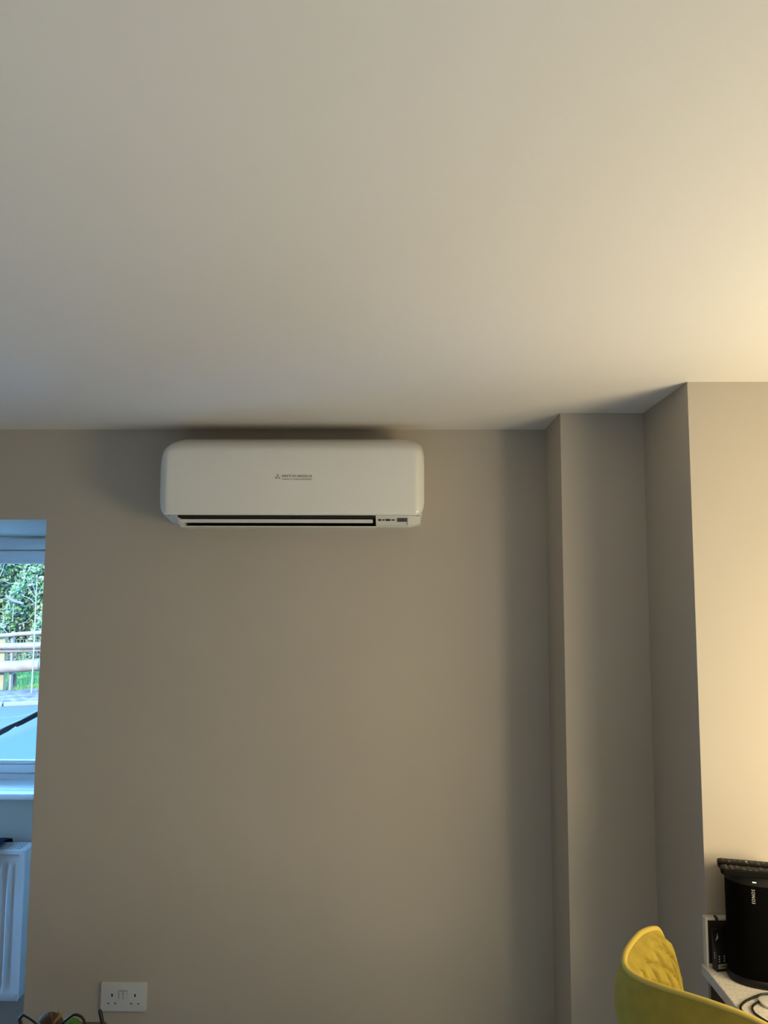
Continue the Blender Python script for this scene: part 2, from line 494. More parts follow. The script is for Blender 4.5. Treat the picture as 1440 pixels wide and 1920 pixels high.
# post-and-rail fence
fy = 11.3
fen = empty('rail_fence', (-5.6, fy, GZ), 'pale timber post and rail fence outside the window', 'fence')
def rail(z, r, dy, drop, flat=1.0):
    pts = []
    rs = []
    for i in range(13):
        t = i/12
        pts.append((-2.6+4.0*t, dy+random.uniform(-.006, .006), z-GZ+drop*(t-0.62)+random.uniform(-.006, .006)))
        rs.append(r*(1+random.uniform(-.05, .05)))
    return obj('rail', tube(bmesh.new(), pts, rs, 12), M['fence'], fen, 60)
rail(0.695, 0.088, 0.0, 0.30)
rail(0.995, 0.047, 0.03, 0.13)
rail(0.915, 0.024, 0.10, 0.13)
rail(1.150, 0.030, 0.05, 0.30)
for px_, w in ((-0.09, 0.017), (0.42, 0.012), (-1.35, 0.03), (1.25, 0.05)):
    o = obj('post', box(bmesh.new(), px_-w, px_+w, 0.10, 0.16, 0, 0.90, 0.004), M['fence'], fen)
o = obj('post', box(bmesh.new(), -0.33, -0.20, 0.12, 0.22, 0, 0.86, 0.006), mat('yellow_timber', (0.15, 0.12, 0.05), 0.8), fen)
bm = bmesh.new()
for i in range(52):
    x = -1.3+i*0.05
    box(bm, x-0.0025, x+0.0025, 0.16, 0.165, 0.3, 0.78)
for i in range(9):
    z = 0.34+i*0.055
    box(bm, -1.3, 1.3, 0.165, 0.170, z-0.0025, z+0.0025)
obj('wire_mesh', bm, M['wire'], fen, kind='stuff')
o = obj('stake', box(bmesh.new(), -0.022, 0.022, -0.022, 0.022, 0, 0.24, 0.004), M['stake'])
o.location = (-5.845, 11.85, GZ+0.0)
tag(o, 'short brown wooden stake standing in the grass behind the lowest rail', 'stake')

# sloping handrail close to the house
hr = empty('handrail', (-2.5, 5.0, GZ), 'black sloping handrail outside the window above the pale paving', 'handrail')
def bar(x): return 0.960-GZ+(x+0.0)*0.52
M['rail_black'] = mat('black_rail_paint', (0.002, 0.002, 0.002), 0.9, spec=0.05)
obj('rail', tube(bmesh.new(), [(-0.9, 0, bar(-0.9)), (0.0, 0, bar(0.0)), (0.10, 0, bar(0.10)+0.004)], [0.017, 0.017, 0.006], 10), M['rail_black'], hr, 60)
obj('rail', tube(bmesh.new(), [(0.05, 0.025, bar(0.05)-0.012), (0.09, 0.02, bar(0.09)-0.004), (0.55, 0.0, bar(0.55))], [0.006, 0.016, 0.016], 10), M['rail_black'], hr, 60)
obj('cable', tube(bmesh.new(), spline([(-0.5, -0.03, bar(-0.5)+0.20), (-0.08, -0.03, bar(-0.08)+0.045), (0.04, -0.022, bar(0.04)+0.020), (0.10, -0.02, bar(0.10)+0.012)], 6), 0.0028, 6), M['pale_stem'], hr, 60, label='thin pale cable')
obj('cable', tube(bmesh.new(), spline([(-0.5, -0.03, bar(-0.5)+0.28), (-0.05, -0.03, bar(-0.05)+0.095), (0.12, -0.02, bar(0.12)+0.026), (0.2, -0.02, bar(0.2)+0.014)], 6), 0.0028, 6), M['pale_stem'], hr, 60, label='thin pale cable')
for x in (-0.85, 0.52):
    obj('post', tube(bmesh.new(), [(x, 0, 0), (x, 0, bar(x))], 0.018, 10), M['black_metal'], hr, 60)

# ------------------------------------------------------------------ radiator
RX0, RX1, RY0, RY1, RZ0, RZ1 = -2.09, -1.468, 3.135, 3.235, 0.262, 0.832
rad = empty('radiator', (RX1, RY1, RZ0), 'white ribbed panel radiator under the window sill', 'radiator')
def rpart(name, bm, m, smooth=None, **k):
    o = obj(name, bm, m, rad, smooth, **k)
    o.matrix_parent_inverse = Matrix.Translation(-Vector(rad.location))
    return o
NXR, NZR = 310, 40
def flute(a, b):
    x = RX0+0.004+(RX1-0.012-RX0)*a
    z = RZ0+(RZ1-0.018-RZ0)*b
    u = (RX1-0.050-x)/0.0345
    e = sstep(RZ0+0.040, RZ0+0.062, z)*(1-sstep(RZ1-0.075, RZ1-0.052, z))
    e *= sstep(-0.4, 0.0, u)
    ridge = max(0.0, math.cos(2*PI*(u-0.5)))**0.6
    y = RY0+0.006+0.012*e-0.016*e*ridge
    edge = min(x-RX0-0.004, RX1-0.008-x, z-RZ0, RZ1-0.018-z)
    y += 0.006*(1-sstep(0.0, 0.008, edge))
    return (x, y, z)
bm = bmesh.new()
V = grid(bm, NXR, NZR, flute)
rpart('front_panel', bm, M['rad'], 50)
bm = bmesh.new()
box(bm, RX0+0.01, RX1-0.02, RY0+0.02, RY0+0.03, RZ0, RZ1-0.02)
box(bm, RX0+0.01, RX1-0.02, RY1-0.012, RY1-0.004, RZ0, RZ1-0.02)
rpart('back_panel', bm, M['rad'])
bm = bmesh.new()
box(bm, RX1-0.008, RX1, RY0, RY1, RZ0+0.012, RZ1, 0.002)
box(bm, RX1-0.024, RX1-0.007, RY0+0.001, RY0+0.006, RZ0+0.03, RZ1-0.002)
rpart('side_cover', bm, M['rad'])
bm = bmesh.new()
box(bm, RX0, RX0+0.008, RY0, RY1, RZ0+0.012, RZ1, 0.002)
rpart('side_cover', bm, M['rad'])
bm = bmesh.new()
box(bm, RX0, RX1-0.002, RY0, RY0+0.012, RZ1-0.016, RZ1, 0.0015)
box(bm, RX0, RX1-0.002, RY1-0.012, RY1, RZ1-0.012, RZ1, 0.0015)
box(bm, RX1-0.034, RX1-0.002, RY0+0.011, RY1-0.011, RZ1-0.004, RZ1-0.001)
x = RX1-0.041
while x > RX0+0.02:
    box(bm, x-0.0065, x+0.001, RY0+0.011, RY1-0.011, RZ1-0.004, RZ1-0.001)
    x -= 0.0128
rpart('top_grille', bm, M['rad'])
rpart('slot_shade_block', boxes((RX0+0.02, RX1-0.03, RY0+0.032, RY1-0.014, RZ0+0.02, RZ1-0.007)), M['rad_slot_shade'])  # dark block puts the shade below the grille slots into colour
for x in (RX0+0.15, RX1-0.15):
    rpart('bracket', boxes((x-0.015, x+0.015, RY1-0.006, YW-0.001, RZ0+0.1, RZ1-0.1)), M['rad'])
# navy cloth hung over it
bm = bmesh.new()
def drape(a, b):
    x = -2.05+0.475*a
    path = [(RY0-0.012, 0.70), (RY0-0.012, 0.80), (RY0-0.008, RZ1+0.006), (RY0+0.03, RZ1+0.014), (RY1-0.03, RZ1+0.016), (RY1+0.006, RZ1+0.010), (RY1+0.012, 0.79), (RY1+0.012, 0.72)]
    t = b*(len(path)-1); i = min(int(t), len(path)-2); f_ = t-i
    y = path[i][0]*(1-f_)+path[i+1][0]*f_; z = path[i][1]*(1-f_)+path[i+1][1]*f_
    w = 0.003*math.sin(a*19+b*4)
    return (x+0.004*math.sin(b*9), y-abs(w) if b < .4 else y, z+abs(w)+0.002)
grid(bm, 30, 29, drape)
bmesh.ops.solidify(bm, geom=bm.faces[:], thickness=-0.004)
o = obj('cloth', bm, M['cloth'], None, 60)
tag(o, 'dark navy cloth hanging over the radiator at the picture edge', 'cloth')

# ------------------------------------------------------------------ air conditioner
AX0, AX1 = -0.742, 0.083
ATOP, ABOT = 2.350, 2.096
YF = 2.352
ac = empty('air_conditioner', ((AX0+AX1)/2, YB, 2.06), 'long white wall-mounted air conditioner with rounded front, under the ceiling', 'air conditioner')
def apart(name, bm, m, smooth=None, **k):
    o = obj(name, bm, m, ac, smooth, **k)
    o.matrix_parent_inverse = Matrix.Translation(-Vector(ac.location))
    return o
def ac_edges(x):
    """lower and upper edge of the front panel at x"""
    d = min(x-AX0, AX1-x)
    r = 0.030
    zb = ABOT + (r-math.sqrt(max(0, r*r-(r-min(d, r))**2)))
    rt_ = 0.070
    q = (rt_-min(d, rt_))/rt_
    zt = ATOP-0.020*q**2.0-0.010*max(0, (0.010-d)/0.010)**2
    return zb, zt
def ac_front(x, z):
    d = min(x-AX0, AX1-x)
    side = 0.022*(max(0, (0.034-d)/0.034))**2.4
    zb, zt = ac_edges(x)
    h = (z-ABOT)/(ATOP-ABOT)
    dt = max(0, (0.060-(zt-z))/0.060)
    top = 0.085*dt**2.6
    belly = 0.010*(2*h-0.9)**2
    db = max(0, (0.010-(z-zb))/0.010)
    return YF+side+top+belly+0.005*db**2
bm = bmesh.new()
NX, NZ = 96, 44
xs = []
for i in range(NX):
    t = i/(NX-1)
    e = 0.5-0.5*math.cos(PI*t)
    xs.append(AX0+(AX1-AX0)*(0.55*e+0.45*t))
front = []
for x in xs:
    zb, zt = ac_edges(x)
    colv = []
    for j in range(NZ):
        t = j/(NZ-1)
        t = 0.6*(0.5-0.5*math.cos(PI*t))+0.4*t
        z = zb+(zt-zb)*t
        colv.append(bm.verts.new((x, ac_front(x, z), z)))
    front.append(colv)
for i in range(NX-1):
    for j in range(NZ-1):
        bm.faces.new((front[i][j], front[i+1][j], front[i+1][j+1], front[i][j+1]))
# rim going back from the front surface
ring = [front[i][0] for i in range(NX)]+[front[-1][j] for j in range(1, NZ)]+[front[i][-1] for i in range(NX-2, -1, -1)]+[front[0][j] for j in range(NZ-2, 0, -1)]
def backy(v):
    return max(v.co.y+0.012, 2.395) if v.co.z < ATOP-0.05 else max(v.co.y+0.012, 2.41)
rb = [bm.verts.new((v.co.x, backy(v), v.co.z)) for v in ring]
for k in range(len(ring)):
    k2 = (k+1) % len(ring)
    bm.faces.new((ring[k], rb[k], rb[k2], ring[k2]))
bm.faces.new(rb)
panel = apart('front_panel', bm, M['ac'], 35)
# casing behind
bm = bmesh.new()
poly = [(2.398, 2.0945), (2.398, 2.270), (2.44, 2.298), (2.50, 2.305), (YB, 2.305), (YB, 2.090)]
prism(bm, poly, 'x', AX0+0.006, AX1-0.006)
bmesh.ops.bevel(bm, geom=[e for e in bm.edges], offset=0.004, segments=2, affect='EDGES')
apart('casing', bm, M['ac_body'], 40)
# lower casing, left end, right end (with the display), bottom lip
SX0, SX1 = -0.686, -0.067
bm = bmesh.new()
loft(bm, [[(AX0+0.010, 2.405, 2.0955), (AX0+0.010, YB, 2.0955), (AX0+0.030, YB, 2.075), (AX0+0.026, 2.43, 2.076)],
          [(SX0, 2.366, 2.0955), (SX0, YB, 2.0955), (SX0, YB, 2.066), (SX0, 2.412, 2.066)]])
loft(bm, [[(SX0, 2.366, 2.0955), (SX0, YB, 2.0955), (SX0, YB, 2.066), (SX0, 2.412, 2.066)],
          [(SX0+0.001, 2.367, 2.0955), (SX0+0.001, 2.375, 2.0955), (SX0+0.018, 2.415, 2.067), (SX0+0.018, 2.408, 2.066)]])
apart('end_casing', bm, M['ac_body'])
bm = bmesh.new()
loft(bm, [[(SX1, 2.366, 2.0955), (SX1, YB, 2.0955), (SX1, YB, 2.066), (SX1, 2.418, 2.0625), (SX1, 2.402, 2.070)],
          [(0.035, 2.366, 2.0955), (0.035, YB, 2.0955), (0.035, YB, 2.066), (0.035, 2.418, 2.0625), (0.035, 2.402, 2.070)],
          [(AX1-0.010, 2.400, 2.0955), (AX1-0.010, YB, 2.0955), (AX1-0.010, YB, 2.074), (AX1-0.010, 2.44, 2.072), (AX1-0.010, 2.425, 2.076)]])
endc = apart('end_casing', bm, M['ac_body'])
bm = bmesh.new()
prism(bm, [(2.412, 2.0655), (2.47, 2.0655), (2.51, 2.075), (YB, 2.078), (YB, 2.065), (2.43, 2.0620), (2.412, 2.0625)], 'x', SX0+0.001, SX1)
apart('bottom_lip', bm, M['ac_body'])
apart('outlet', boxes((SX0+0.0185, SX1-0.0005, 2.418, YB-0.01, 2.0765, 2.0958), (SX0+0.003, SX1-0.0005, 2.372, 2.418, 2.0885, 2.0957)), M['black_slot'], label='dark air outlet')
bm = bmesh.new()
prism(bm, [(2.388, 2.0848), (2.392, 2.0858), (2.418, 2.0795), (2.417, 2.0775), (2.402, 2.0742), (2.395, 2.0755)], 'x', SX0+0.008, SX1-0.010)
apart('flap', bm, M['ac_body'], 30)
for x in (-0.64, -0.46, -0.28, -0.10):
    apart('flap_arm', boxes((x-0.004, x+0.004, 2.412, 2.446, 2.078, 2.084)), M['ac_body'])
# display on the right end
def on_end(s, t, off=0.0006):
    """point on the sloped face of the right end: s along x, t 0 top..1 bottom"""
    y = 2.366+(2.402-2.366)*t; z = 2.0955+(2.070-2.0955)*t
    n = Vector((0, -(2.0955-2.070), -(2.402-2.366))).normalized()
    return Vector((s, y, z))+n*off
def plate(pts, m, name, parent, th=0.0006):
    bm = bmesh.new()
    a = [bm.verts.new(p) for p in pts]
    bm.faces.new(a)
    bmesh.ops.solidify(bm, geom=bm.faces[:], thickness=th)
    o = obj(name, bm, m, parent)
    return o
def child(o, root):
    o.parent = root
    o.matrix_parent_inverse = Matrix.Translation(-Vector(root.location))
    return o
child(plate([on_end(-0.001, 0.26), on_end(0.031, 0.26), on_end(0.031, 0.68), on_end(-0.001, 0.68)], M['grey_window'], 'sensor_window', None), ac)
child(plate([on_end(0.0300, 0.68), on_end(0.0312, 0.68), on_end(0.0312, 0.98), on_end(0.0300, 0.98)], M['grey_window'], 'seam', None), ac)
bm = bmesh.new()
for s0, s1, th in ((-0.060, -0.050, .10), (-0.047, -0.040, .07), (-0.037, -0.022, .11), (-0.019, -0.008, .07)):
    a = [bm.verts.new(on_end(*q)) for q in ((s0, 0.48-th), (s1, 0.48-th), (s1, 0.48+th), (s0, 0.48+th))]
    bm.faces.new(a)
child(obj('status_marks', bm, M['dark_print']), ac)
# emblem and lettering on the front panel
def on_panel(x, z, off=0.0007):
    return Vector((x, ac_front(x, z)-off, z))
bm = bmesh.new()
ex, ez, es = -0.3705, 2.2135, 0.0105
for k in range(3):
    a = PI/2+k*2*PI/3
    d = Vector((math.cos(a), math.sin(a)))
    n = Vector((-d.y, d.x))
    q = [d*0.0, d*es*0.5+n*es*0.29, d*es, d*es*0.5-n*es*0.29]
    vs = [bm.verts.new(on_panel(ex+p.x, ez-0.0005+p.y)) for p in q]
    bm.faces.new(vs)
child(obj('emblem', bm, M['grey_print'], None, label='grey three-diamond emblem'), ac)
def panel_text(body, cx, cz, w, h, bold):
    me = text_mesh(body, w, h, bold)
    for v in me.vertices:
        v.co = on_panel(cx+v.co.x, cz+v.co.y, 0.0008)
    return child(link('lettering', me, M['grey_print'], None), ac)
panel_text('MITSUBISHI', -0.3105, 2.2160, 0.092, 0.0078, 0.025)
panel_text('HEAVY INDUSTRIES', -0.3105, 2.2060, 0.092, 0.0048, 0.02)

# ------------------------------------------------------------------ double wall socket
sock = empty('wall_socket', (-0.862, YB, 0.5825), 'white double wall socket low on the wall, near the window recess', 'socket')
bm = bmesh.new()
rings = []
for (w, h, y) in ((0.0725, 0.0425, 0.0), (0.0725, 0.0425, -0.006), (0.0715, 0.0415, -0.009), (0.0660, 0.0360, -0.0098)):
    rr = 0.003
    ring = []
    for (sx_, sz_, a0) in ((1, 1, 0), (-1, 1, PI/2), (-1, -1, PI), (1, -1, 3*PI/2)):
        for k in range(5):
            a = a0+PI/2*k/4
            ring.append((sx_*(w-rr)+rr*math.cos(a), y, sz_*(h-rr)+rr*math.sin(a)))
    rings.append(ring)
loft(bm, rings)
obj('face_plate', bm, M['socket'], sock, 30)
for sx_ in (-1, 1):
    obj('switch', box(bmesh.new(), sx_*0.0068-0.0058, sx_*0.0068+0.0058, -0.0125, -0.0088, -0.002, 0.021, 0.0010), M['socket'], sock).rotation_euler = (math.radians(9), 0, 0)
    obj('gap_shadow', box(bmesh.new(), sx_*0.0068-0.0066, sx_*0.0068+0.0066, -0.0100, -0.0092, -0.0032, 0.0222), M['gap_shadow_grey'], sock, label='grey painted shadow gap round the rocker')  # grey plate drawing the shadow gap behind each rocker
    cx = sx_*0.0365+0.001
    obj('pin_slot', box(bmesh.new(), cx-0.0022, cx+0.0022, -0.0102, -0.0092, 0.0025, 0.0115), M['pin_hole'], sock, label='black earth pin slot')
    for s2 in (-1, 1):
        obj('pin_slot', box(bmesh.new(), cx+s2*0.011-0.0032, cx+s2*0.011+0.0032, -0.0101, -0.0092, -0.0195, -0.0155), M['pin_grey'], sock, label='grey pin slot')

# ------------------------------------------------------------------ worktop on the right
WT = 0.98
wt = empty('worktop', (1.6, 1.8, WT-0.024), 'white speckled stone worktop along the right-hand wall under the speaker', 'worktop')
def wtp(name, bm, m, smooth=None, **k):
    o = obj(name, bm, m, wt, smooth, **k)
    o.matrix_parent_inverse = Matrix.Translation(-Vector(wt.location))
    return o
wtp('slab', box(bmesh.new(), 0.731, 2.7, 1.655, YR-0.001, WT-0.024, WT, 0.002), M['quartz'])
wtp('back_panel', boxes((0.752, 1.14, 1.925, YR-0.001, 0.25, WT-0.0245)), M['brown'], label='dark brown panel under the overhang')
cab = empty('base_cabinet', (1.9, 1.8, 0), 'brown base cabinet carrying the speckled worktop at the right', 'cabinet')
def cabp(name, bm, m):
    o = obj(name, bm, m, cab)
    o.matrix_parent_inverse = Matrix.Translation(-Vector(cab.location))
    return o
cabp('body', boxes((1.15, 2.68, 1.70, YR-0.002, 0.08, WT-0.0245), (1.17, 2.66, 1.74, YR-0.002, 0, 0.08)), M['brown'])
for i in range(3):
    x0 = 1.155+i*0.508
    cabp('door', box(bmesh.new(), x0, x0+0.503, 1.682, 1.6995, 0.10, WT-0.035, 0.002), M['brown'])

# ------------------------------------------------------------------ speaker
SC = Vector((0.849, 1.884, WT))
sp = empty('speaker', SC, 'tall black portable speaker with white lettering on the worktop', 'speaker')
SROT = math.radians(-14)
def oval(a, w, d, e=2.35):
    c, s = math.cos(a), math.sin(a)
    x = w*math.copysign(abs(c)**(2/e), c); y = d*math.copysign(abs(s)**(2/e), s)
    return (x, y)
def sring(w, d, z, n=56):
    out = []
    for k in range(n):
        x, y = oval(2*PI*k/n, w, d)
        out.append((x*math.cos(SROT)-y*math.sin(SROT), x*math.sin(SROT)+y*math.cos(SROT), z))
    return out
SW, SD = 0.0775, 0.0560
bm = bmesh.new()
loft(bm, [sring(SW-0.003, SD-0.003, 0.014), sring(SW, SD, 0.020), sring(SW, SD, 0.221)])
obj('grille', bm, M['grille'], sp, 40)
bm = bmesh.new()
loft(bm, [sring(SW+0.0004, SD+0.0004, 0.2212), sring(SW+0.0004, SD+0.0004, 0.2370), sring(SW-0.003, SD-0.003, 0.2435), sring(SW-0.010, SD-0.010, 0.2460), sring(SW-0.014, SD-0.014, 0.2440)])
obj('top_cap', bm, M['cap'], sp, 40)
bm = bmesh.new()
loft(bm, [sring(SW+0.001, SD+0.001, 0.0), sring(SW+0.003, SD+0.003, 0.004), sring(SW+0.003, SD+0.003, 0.012), sring(SW+0.0005, SD+0.0005, 0.0165), sring(SW-0.002, SD-0.002, 0.0168)])
obj('charging_ring', bm, M['ring'], sp, 40)
def on_speaker(ang, z, off=0.0006):
    """point on the speaker's side, ang measured from its own x axis"""
    x, y = oval(ang, SW+off, SD+off)
    return Vector((x*math.cos(SROT)-y*math.sin(SROT), x*math.sin(SROT)+y*math.cos(SROT), z))
def ang_for(local_x):
    # angle on the front (y<0) with this x before rotation
    lo, hi = -PI, 0.0
    for _ in range(40):
        mid = (lo+hi)/2
        if oval(mid, SW, SD)[0] < local_x: lo = mid
        else: hi = mid
    return (lo+hi)/2
me = text_mesh('SONOS', 0.0310, 0.0068, 0.0, space=1.25)
for v in me.vertices:
    tx, ty = v.co.x, v.co.y
    v.co = on_speaker(ang_for(-0.026+ty), 0.1985-tx, 0.0008)
link('lettering', me, M['white_print'], sp, label='white vertical lettering')
bm = bmesh.new()
vs = [bm.verts.new(on_speaker(ang_for(-0.023+dx), 0.2300+dz, 0.0012)) for dx, dz in ((-0.004, -0.0012), (0.004, -0.0012), (0.004, 0.0012), (-0.004, 0.0012))]
bm.faces.new(vs)
obj('indicator_light', bm, M['led'], sp, label='small lit white indicator')

# two remote controls lying across the top of the speaker
def remote(loc, rz, L, Wd, H_, label, seed):
    rnd = random.Random(seed)
    r = empty('remote_control', loc, label, 'remote control', rz, 'remote controls lying on the speaker')
    bm = bmesh.new()
    rings = []
    for (ix, z) in ((0.003, 0.0), (0.0, 0.003), (0.0, H_-0.003), (0.002, H_-0.0008), (0.005, H_)):
        ring = []
        rr = 0.007
        for (cx, cy, a0) in ((L-ix-rr, Wd/2-ix-rr, 0), (ix+rr, Wd/2-ix-rr, PI/2), (ix+rr, -Wd/2+ix+rr, PI), (L-ix-rr, -Wd/2+ix+rr, 3*PI/2)):
            for k in range(6):
                a = a0+PI/2*k/5
                ring.append((cx+rr*math.cos(a), cy+rr*math.sin(a), z))
        rings.append(ring)
    loft(bm, rings)
    obj('body', bm, M['remote'], r, 35)
    nb = 0
    for i in range(12):
        for j in range(3):
            if rnd.random() < 0.3: continue
            x = 0.012+i*0.0125; y = -Wd*0.30+j*Wd*0.30
            w = 0.0022
            m_ = M['white_button'] if (i in (4, 8) and j == 1) else M['button']
            o = obj('button', box(bmesh.new(), x-w, x+w, y-w*0.8, y+w*0.8, H_-0.0004, H_+0.0007, 0.0003, 1), m_, r)
    return r
RZT = WT+0.2461
remote((0.752, 1.887, RZT), math.radians(-14), 0.165, 0.032, 0.017, 'black remote control across the speaker top, the one nearer the wall', 3)
remote((0.7425, 1.848, RZT), math.radians(-14), 0.165, 0.034, 0.015, 'black remote control across the speaker top, the one nearer the front', 5)

# ------------------------------------------------------------------ framed board, black box, cables, pad
fr_ = empty('picture_frame', (0.769, YR-0.0115, WT), 'small white-edged frame with dark brown centre leaning behind the speaker', 'picture frame')
bm = bmesh.new()
fw_, fh = 0.032, 0.112
for q in ((-fw_, -fw_+0.006, 0, fh), (fw_-0.006, fw_, 0, fh), (-fw_+0.006, fw_-0.006, fh-0.006, fh), (-fw_+0.006, fw_-0.006, 0, 0.006)):
    box(bm, q[0], q[1], -0.009, 0.0105, q[2], q[3], 0.0012, 1)
obj('frame', bm, M['frame'], fr_)
obj('backing_board', boxes((-fw_+0.005, fw_-0.005, -0.002, 0.010, 0.004, fh-0.004)), M['brown'], fr_, label='dark brown centre')
bm = bmesh.new()
box(bm, -0.0095, -0.0035, -0.015, 0.0, fh-0.004, fh+0.0035, 0.0015)
obj('clip', bm, M['brown'], fr_, label='small dark brown clip')

bx = empty('black_box', (0.752, 1.912, WT), 'small black box with pale dots and a framed label beside the speaker', 'box', math.radians(12))
bm = bmesh.new()
# cross-section: upright front, then leaning back to a narrow top
prism(bm, [(0, 0), (0, 0.036), (0.010, 0.060), (0.015, 0.088), (0.018, 0.090), (0.018, 0)], 'x', 0, 0.048)
obj('body', bm, M['black_card'], bx)
bm = bmesh.new()
for (x, zs) in ((0.0065, (0.036, 0.0305, 0.025)), (0.0195, (0.036, 0.0305, 0.025)), (0.0325, (0.036, 0.0305, 0.025))):
    for z in zs:
        bmesh.ops.create_circle(bm, cap_ends=True, segments=10, radius=0.0016, matrix=Matrix.Translation((x, -0.0004, z-0.002)) @ Matrix.Rotation(PI/2, 4, 'X'))
for z in (0.040, 0.0345, 0.029):
    bmesh.ops.create_circle(bm, cap_ends=True, segments=10, radius=0.0018, matrix=Matrix.Translation((-0.0004, 0.007, z)) @ Matrix.Rotation(PI/2, 4, 'Y'))
obj('dots', bm, M['white_print'], bx, label='rows of pale dots')
lab = obj('label_plate', boxes((0.0035, 0.046, -0.0007, 0.0005, 0.0065, 0.0165)), M['pale_label'], bx, label='pale framed label')
me = text_mesh('WEEKENDS', 0.034, 0.0052, 0.03)
for v in me.vertices:
    v.co = (0.0245+v.co.x, -0.0010, 0.0115+v.co.y)
link('lettering', me, M['dark_print'], lab)
bm = bmesh.new()
vs = [bm.verts.new(p) for p in ((0.004, 0.0090, 0.064), (0.0125, 0.0100, 0.0705), (0.0125, 0.0128, 0.081))]
bm.faces.new(vs)
bmesh.ops.solidify(bm, geom=bm.faces[:], thickness=0.0006)
obj('white_triangle', bm, M['white_print'], bx, label='small white triangle')  # white triangle on the sloping front

def cable(pts, r, label, name='cable', m='cable'):
    o = obj(name, tube(bmesh.new(), spline(pts, 10), r, 10), M[m], None, 60)
    return tag(o, label, 'cable', 'black cables on the worktop')
zc = WT+0.0026
cable([(0.836, 1.814, zc), (0.806, 1.808, zc), (0.781, 1.794, zc), (0.757, 1.778, zc), (0.740, 1.760, zc), (0.734, 1.746, zc), (0.735, 1.731, zc), (0.740, 1.716, zc), (0.752, 1.695, zc), (0.775, 1.672, zc)], 0.0025, 'thicker black cable looping near the left edge of the speckled worktop')
cable([(0.850, 1.814, zc), (0.824, 1.806, zc), (0.805, 1.792, zc), (0.778, 1.772, zc), (0.762, 1.755, zc), (0.757, 1.736, zc), (0.760, 1.720, zc), (0.770, 1.696, zc), (0.785, 1.671, zc)], 0.0022, 'black cable looping between the edge cable and the white pad')
bm = bmesh.new()
poly = []
for (cx, cy, a0) in ((0.850, 1.778, 0), (0.806, 1.778, PI/2), (0.806, 1.767, PI), (0.850, 1.767, 3*PI/2)):
    for k in range(8):
        a = a0+PI/2*k/7
        poly.append((cx+0.019*math.cos(a), cy+0.019*math.sin(a)))
def sc(p, k): return [(0.828+(x-0.828)*k, 1.7725+(y-1.7725)*k) for x, y in p]
loft(bm, [[(x, y, WT+0.0003) for x, y in sc(poly, 0.96)], [(x, y, WT+0.002) for x, y in poly], [(x, y, WT+0.006) for x, y in poly], [(x, y, WT+0.0075) for x, y in sc(poly, 0.93)]])
o = obj('charging_pad', bm, M['wcable'], None, 35)
tag(o, 'flat white rounded pad on the worktop in front of the speaker', 'pad')

# ------------------------------------------------------------------ mustard velvet bar stool
ch = empty('bar_stool', (0.62, 1.57, 0), 'mustard yellow velvet bar stool with quilted curved back by the worktop', 'bar stool')
psi = math.radians(9.95)
cf = Vector((math.cos(psi), math.sin(psi), 0)); cl = Vector((-math.sin(psi), math.cos(psi), 0))
B0 = Vector((0.437, 1.542, 0))
TA = math.tan(math.radians(41.4)); CC = 0.08
SEAT = 0.70
def hyp(u): return math.sqrt((u/TA)**2+CC*CC)-CC
def plan(s):
    """rim in plan: s is distance-like across, |s|>0.26 bends forward into the arms"""
    U = 0.222
    a = abs(s)
    if a <= U:
        u, d = a, hyp(a)
    else:
        e = a-U
        u = U+0.030*(1-math.exp(-e/0.03))
        d = hyp(U)+e*0.40
    return B0+cf*d+cl*math.copysign(u, s)
def rim_z(s):
    t = abs(s)/0.19
    if abs(s) < 0.200:
        z = 1.150+0.020*t*t-0.029*t**4
    else:
        t0 = 0.200/0.19
        z0 = 1.150+0.020*t0*t0-0.029*t0**4
        z = z0-0.35*(abs(s)-0.200)-85.0*(abs(s)-0.200)**2
        lo = 0.875-(abs(s)-0.30)*0.10
        k = 0.02
        z = max(z, lo) if abs(z-lo) > k else (z+lo)/2+((z-lo)**2+k*k)/(4*k)
    return z
cen = B0+cf*0.23
def shell(s, v, off):
    p = plan(s)
    e = 1e-3
    tdir = (plan(s+e)-plan(s-e)).normalized()
    nrm = Vector((tdir.y, -tdir.x, 0))
    if nrm.dot(p-cen) < 0: nrm = -nrm
    zr = rim_z(s)
    z = SEAT-0.06+(zr-SEAT+0.06)*v
    k = (1.152-z)/(1.152-SEAT)
    k = max(0, k)
    shrink = 1-0.34*k**0.65
    q = cen+(p-cen)*shrink
    q = Vector((q.x, q.y, z))+cf*0.0
    return q+nrm*off, nrm
SM = 0.42
def inner(a, b):
    s = -SM+2*SM*a
    zr = rim_z(s)
    down = (1-b)*(zr-SEAT+0.06)
    # quilting: two families of seams that fall away from the middle of the back
    g1 = (down-0.50*abs(s)+2.0)/0.036
    g2 = (down-1.75*abs(s)+4.0)/0.070
    def seam(g):
        f_ = abs(g-round(g))*2
        return (1-max(0.0, min(1.0, f_/0.42)))**2
    q = max(seam(g1), seam(g2))
    puff = 0.013*(1-q)
    edge = sstep(0.0, 0.02, down)
    off = -0.006-(0.006+puff)*edge
    p, n = shell(s, b, off)
    return p
def outer(a, b):
    s = -SM+2*SM*a
    k = 1-b
    off = 0.006+0.036*math.sin(min(1, k/0.16)*PI/2)-0.02*sstep(0.4, 1, k)
    p, n = shell(s, b, off)
    return p
def chp(name, bm, m, smooth=None, **k):
    o = obj(name, bm, m, ch, smooth, **k)
    o.matrix_parent_inverse = Matrix.Translation(-Vector(ch.location))
    return o
bm = bmesh.new(); grid(bm, 300, 110, inner); chp('quilted_lining', bm, M['velvet'], 80)
bm = bmesh.new(); grid(bm, 120, 40, outer); chp('outer_shell', bm, M['velvet'], 80)
bm = bmesh.new()
pts = []
for i in range(221):
    s = -SM+2*SM*i/220
    p, n = shell(s, 1.0, 0.0)
    pts.append(p+Vector((0, 0, 0.002)))
